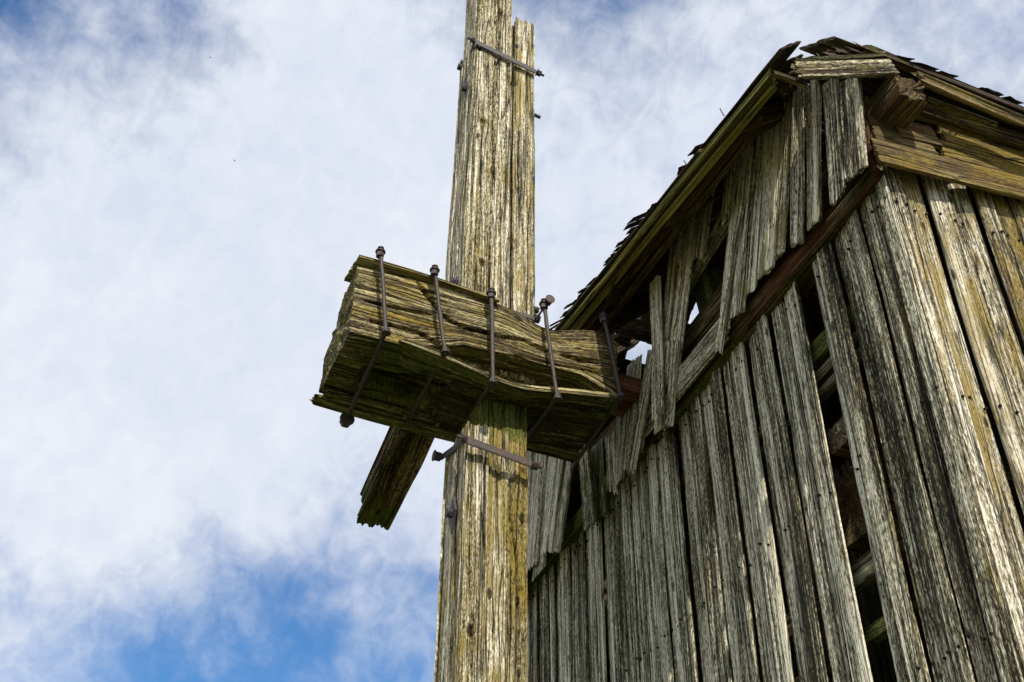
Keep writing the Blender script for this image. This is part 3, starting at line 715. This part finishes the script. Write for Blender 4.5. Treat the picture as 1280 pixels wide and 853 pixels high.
def bird(px, py, dist, rz, label, span):
    d = nrm(ray(px, py)); P = CAM+d*dist
    mb = MB(); n = 8; prof = [(-.5, .02), (-.42, .10), (-.2, .17), (.1, .20), (.3, .14), (.42, .10), (.52, .09), (.60, .02)]
    V = []; q = []
    for x, r in prof: V += [(x, math.cos(a)*r, math.sin(a)*r*.9) for a in np.linspace(0, 2*math.pi, n, endpoint=False)]
    for i in range(len(prof)-1): q += [(i*n+j, i*n+(j+1) % n, (i+1)*n+(j+1) % n, (i+1)*n+j) for j in range(n)]
    mb.add(np.array(V)*span*.5, q)
    for s in (-1, 1):   # wings and tail
        W = []
        for (x0, x1, y, z) in ((.28, -.12, .05, .05), (.32, -.12, .5, .22), (.12, -.18, .95, .12)):
            W += [(x0, s*y, z), (x1, s*y, z), (x1, s*y, z-.03), (x0, s*y, z-.03)]
        mb.add(np.array(W)*span*.5, [(i*4+j, i*4+(j+1) % 4, (i+1)*4+(j+1) % 4, (i+1)*4+j) for i in range(2) for j in range(4)])
    mb.add(np.array([(-.4, -.05, .02), (-.4, .05, .02), (-.85, .14, .02), (-.85, -.14, .02), (-.4, -.05, -.01), (-.4, .05, -.01), (-.85, .14, -.01), (-.85, -.14, -.01)])*span*.5,
           [(0, 1, 2, 3), (7, 6, 5, 4), (0, 4, 5, 1), (1, 5, 6, 2), (2, 6, 7, 3), (3, 7, 4, 0)])
    o = mb.build('bird', mbird, None, True); o.location = P; o.rotation_euler = (rad(12), rad(-8), rad(rz))
    o['label'] = label; o['category'] = 'bird'; o['group'] = 'distant birds in the clouds'
bird(263, 72, 70, 40, 'tiny dark bird against the small blue patch at upper left', .16)
bird(293, 201, 70, 110, 'tiny dark bird against pure white cloud, lower of the two', .17)

# ------------------------------------------------------------------ sky and sun
scn = bpy.context.scene
w = bpy.data.worlds.new('World'); scn.world = w; w.use_nodes = True; nt = w.node_tree
for n in list(nt.nodes): nt.nodes.remove(n)
g = G(nt); out = g.N('ShaderNodeOutputWorld')
SUN_EL, SUN_AZ = rad(46), rad(-98)       # azimuth of the sun measured from +X towards +Y
sky = g.N('ShaderNodeTexSky', sky_type='NISHITA'); sky.sun_disc = False; sky.sun_elevation = SUN_EL
sky.sun_rotation = math.pi/2 - SUN_AZ; sky.air_density = 1.0; sky.dust_density = .1; sky.ozone_density = 3.5
bgs = g.N('ShaderNodeBackground'); hs = g.N('ShaderNodeHueSaturation'); hs.inputs['Saturation'].default_value = 1.25; nt.links.new(sky.outputs[0], hs.inputs['Color']); nt.links.new(hs.outputs[0], bgs.inputs[0]); bgs.inputs[1].default_value = .15
D = g.N('ShaderNodeTexCoord').outputs['Generated']
def blob(px, py, radius):
    d = nrm(ray(px, py)); n = g.N('ShaderNodeVectorMath', operation='DISTANCE'); g.put(n.inputs[0], D); n.inputs[1].default_value = tuple(d)
    return g.rng(n.outputs['Value'], 0, radius, 1, 0, True)
big = g.noise(D, 5, .55, .3, scale=2.6)
fine = g.noise(g.vmul(D, (1, 1.5, 1.2)), 8, .6, .1, scale=11)
ripple = g.noise(g.vmul(D, (1.3, .8, 1.1)), 6, .6, .6, scale=34)
cov = g.math('ADD', g.math('MULTIPLY', big, .75), g.math('MULTIPLY', fine, .60))
cov = g.math('ADD', cov, g.math('MULTIPLY_ADD', ripple, .26, -.15))       # ~.65 mean
for (px, py, r, a) in ((-20, 60, .24, -.30), (735, -30, .20, -.26), (350, 930, .27, -.40), (250, 60, .10, -.16), (20, 800, .22, -.12), (620, 780, .2, -.05),
                       (150, 330, .35, .22), (480, 250, .25, .20), (150, 560, .25, .16), (800, 200, .2, .08), (1100, 20, .2, -.04), (1240, 60, .1, -.03)):
    cov = g.math('ADD', cov, g.math('MULTIPLY', blob(px, py, r), a))
mask = g.rng(cov, .22, .76, 0, 1, True)
mask = g.math('MULTIPLY_ADD', mask, .96, .02)
shade = g.math('ADD', g.math('MULTIPLY', g.noise(g.vadd(D, (3, 1, 2)), 6, .6, .2, scale=5), .65), g.math('MULTIPLY', ripple, .35))
ccol = g.mix(g.rng(shade, .3, .7), (.60, .66, .80), (.83, .855, .90))
bgc = g.N('ShaderNodeBackground'); nt.links.new(ccol, bgc.inputs[0]); bgc.inputs[1].default_value = 1.0
mx = g.N('ShaderNodeMixShader'); nt.links.new(mask, mx.inputs[0]); nt.links.new(bgs.outputs[0], mx.inputs[1]); nt.links.new(bgc.outputs[0], mx.inputs[2])
nt.links.new(mx.outputs[0], out.inputs[0])
sd = bpy.data.lights.new('sun', 'SUN'); sd.energy = 4.9; sd.angle = rad(.5); sd.color = (1, .93, .80)
so = bpy.data.objects.new('sun', sd); scn.collection.objects.link(so)
from mathutils import Vector, Matrix
sdir = Vector((math.cos(SUN_AZ)*math.cos(SUN_EL), math.sin(SUN_AZ)*math.cos(SUN_EL), math.sin(SUN_EL)))
so.rotation_euler = sdir.to_track_quat('Z', 'Y').to_euler()

# ------------------------------------------------------------------ camera
cd = bpy.data.cameras.new('camera'); co = bpy.data.objects.new('camera', cd); scn.collection.objects.link(co)
cd.sensor_fit = 'HORIZONTAL'; cd.sensor_width = 36; cd.lens = 36*F/1280; cd.clip_end = 6000; cd.clip_start = .05
R = Matrix((RT, UP, -FW)).transposed(); co.matrix_world = Matrix.Translation(CAM) @ R.to_4x4()
scn.camera = co
scn.view_settings.view_transform = 'Standard'; scn.view_settings.look = 'None'; scn.view_settings.exposure = .12; scn.view_settings.gamma = 1
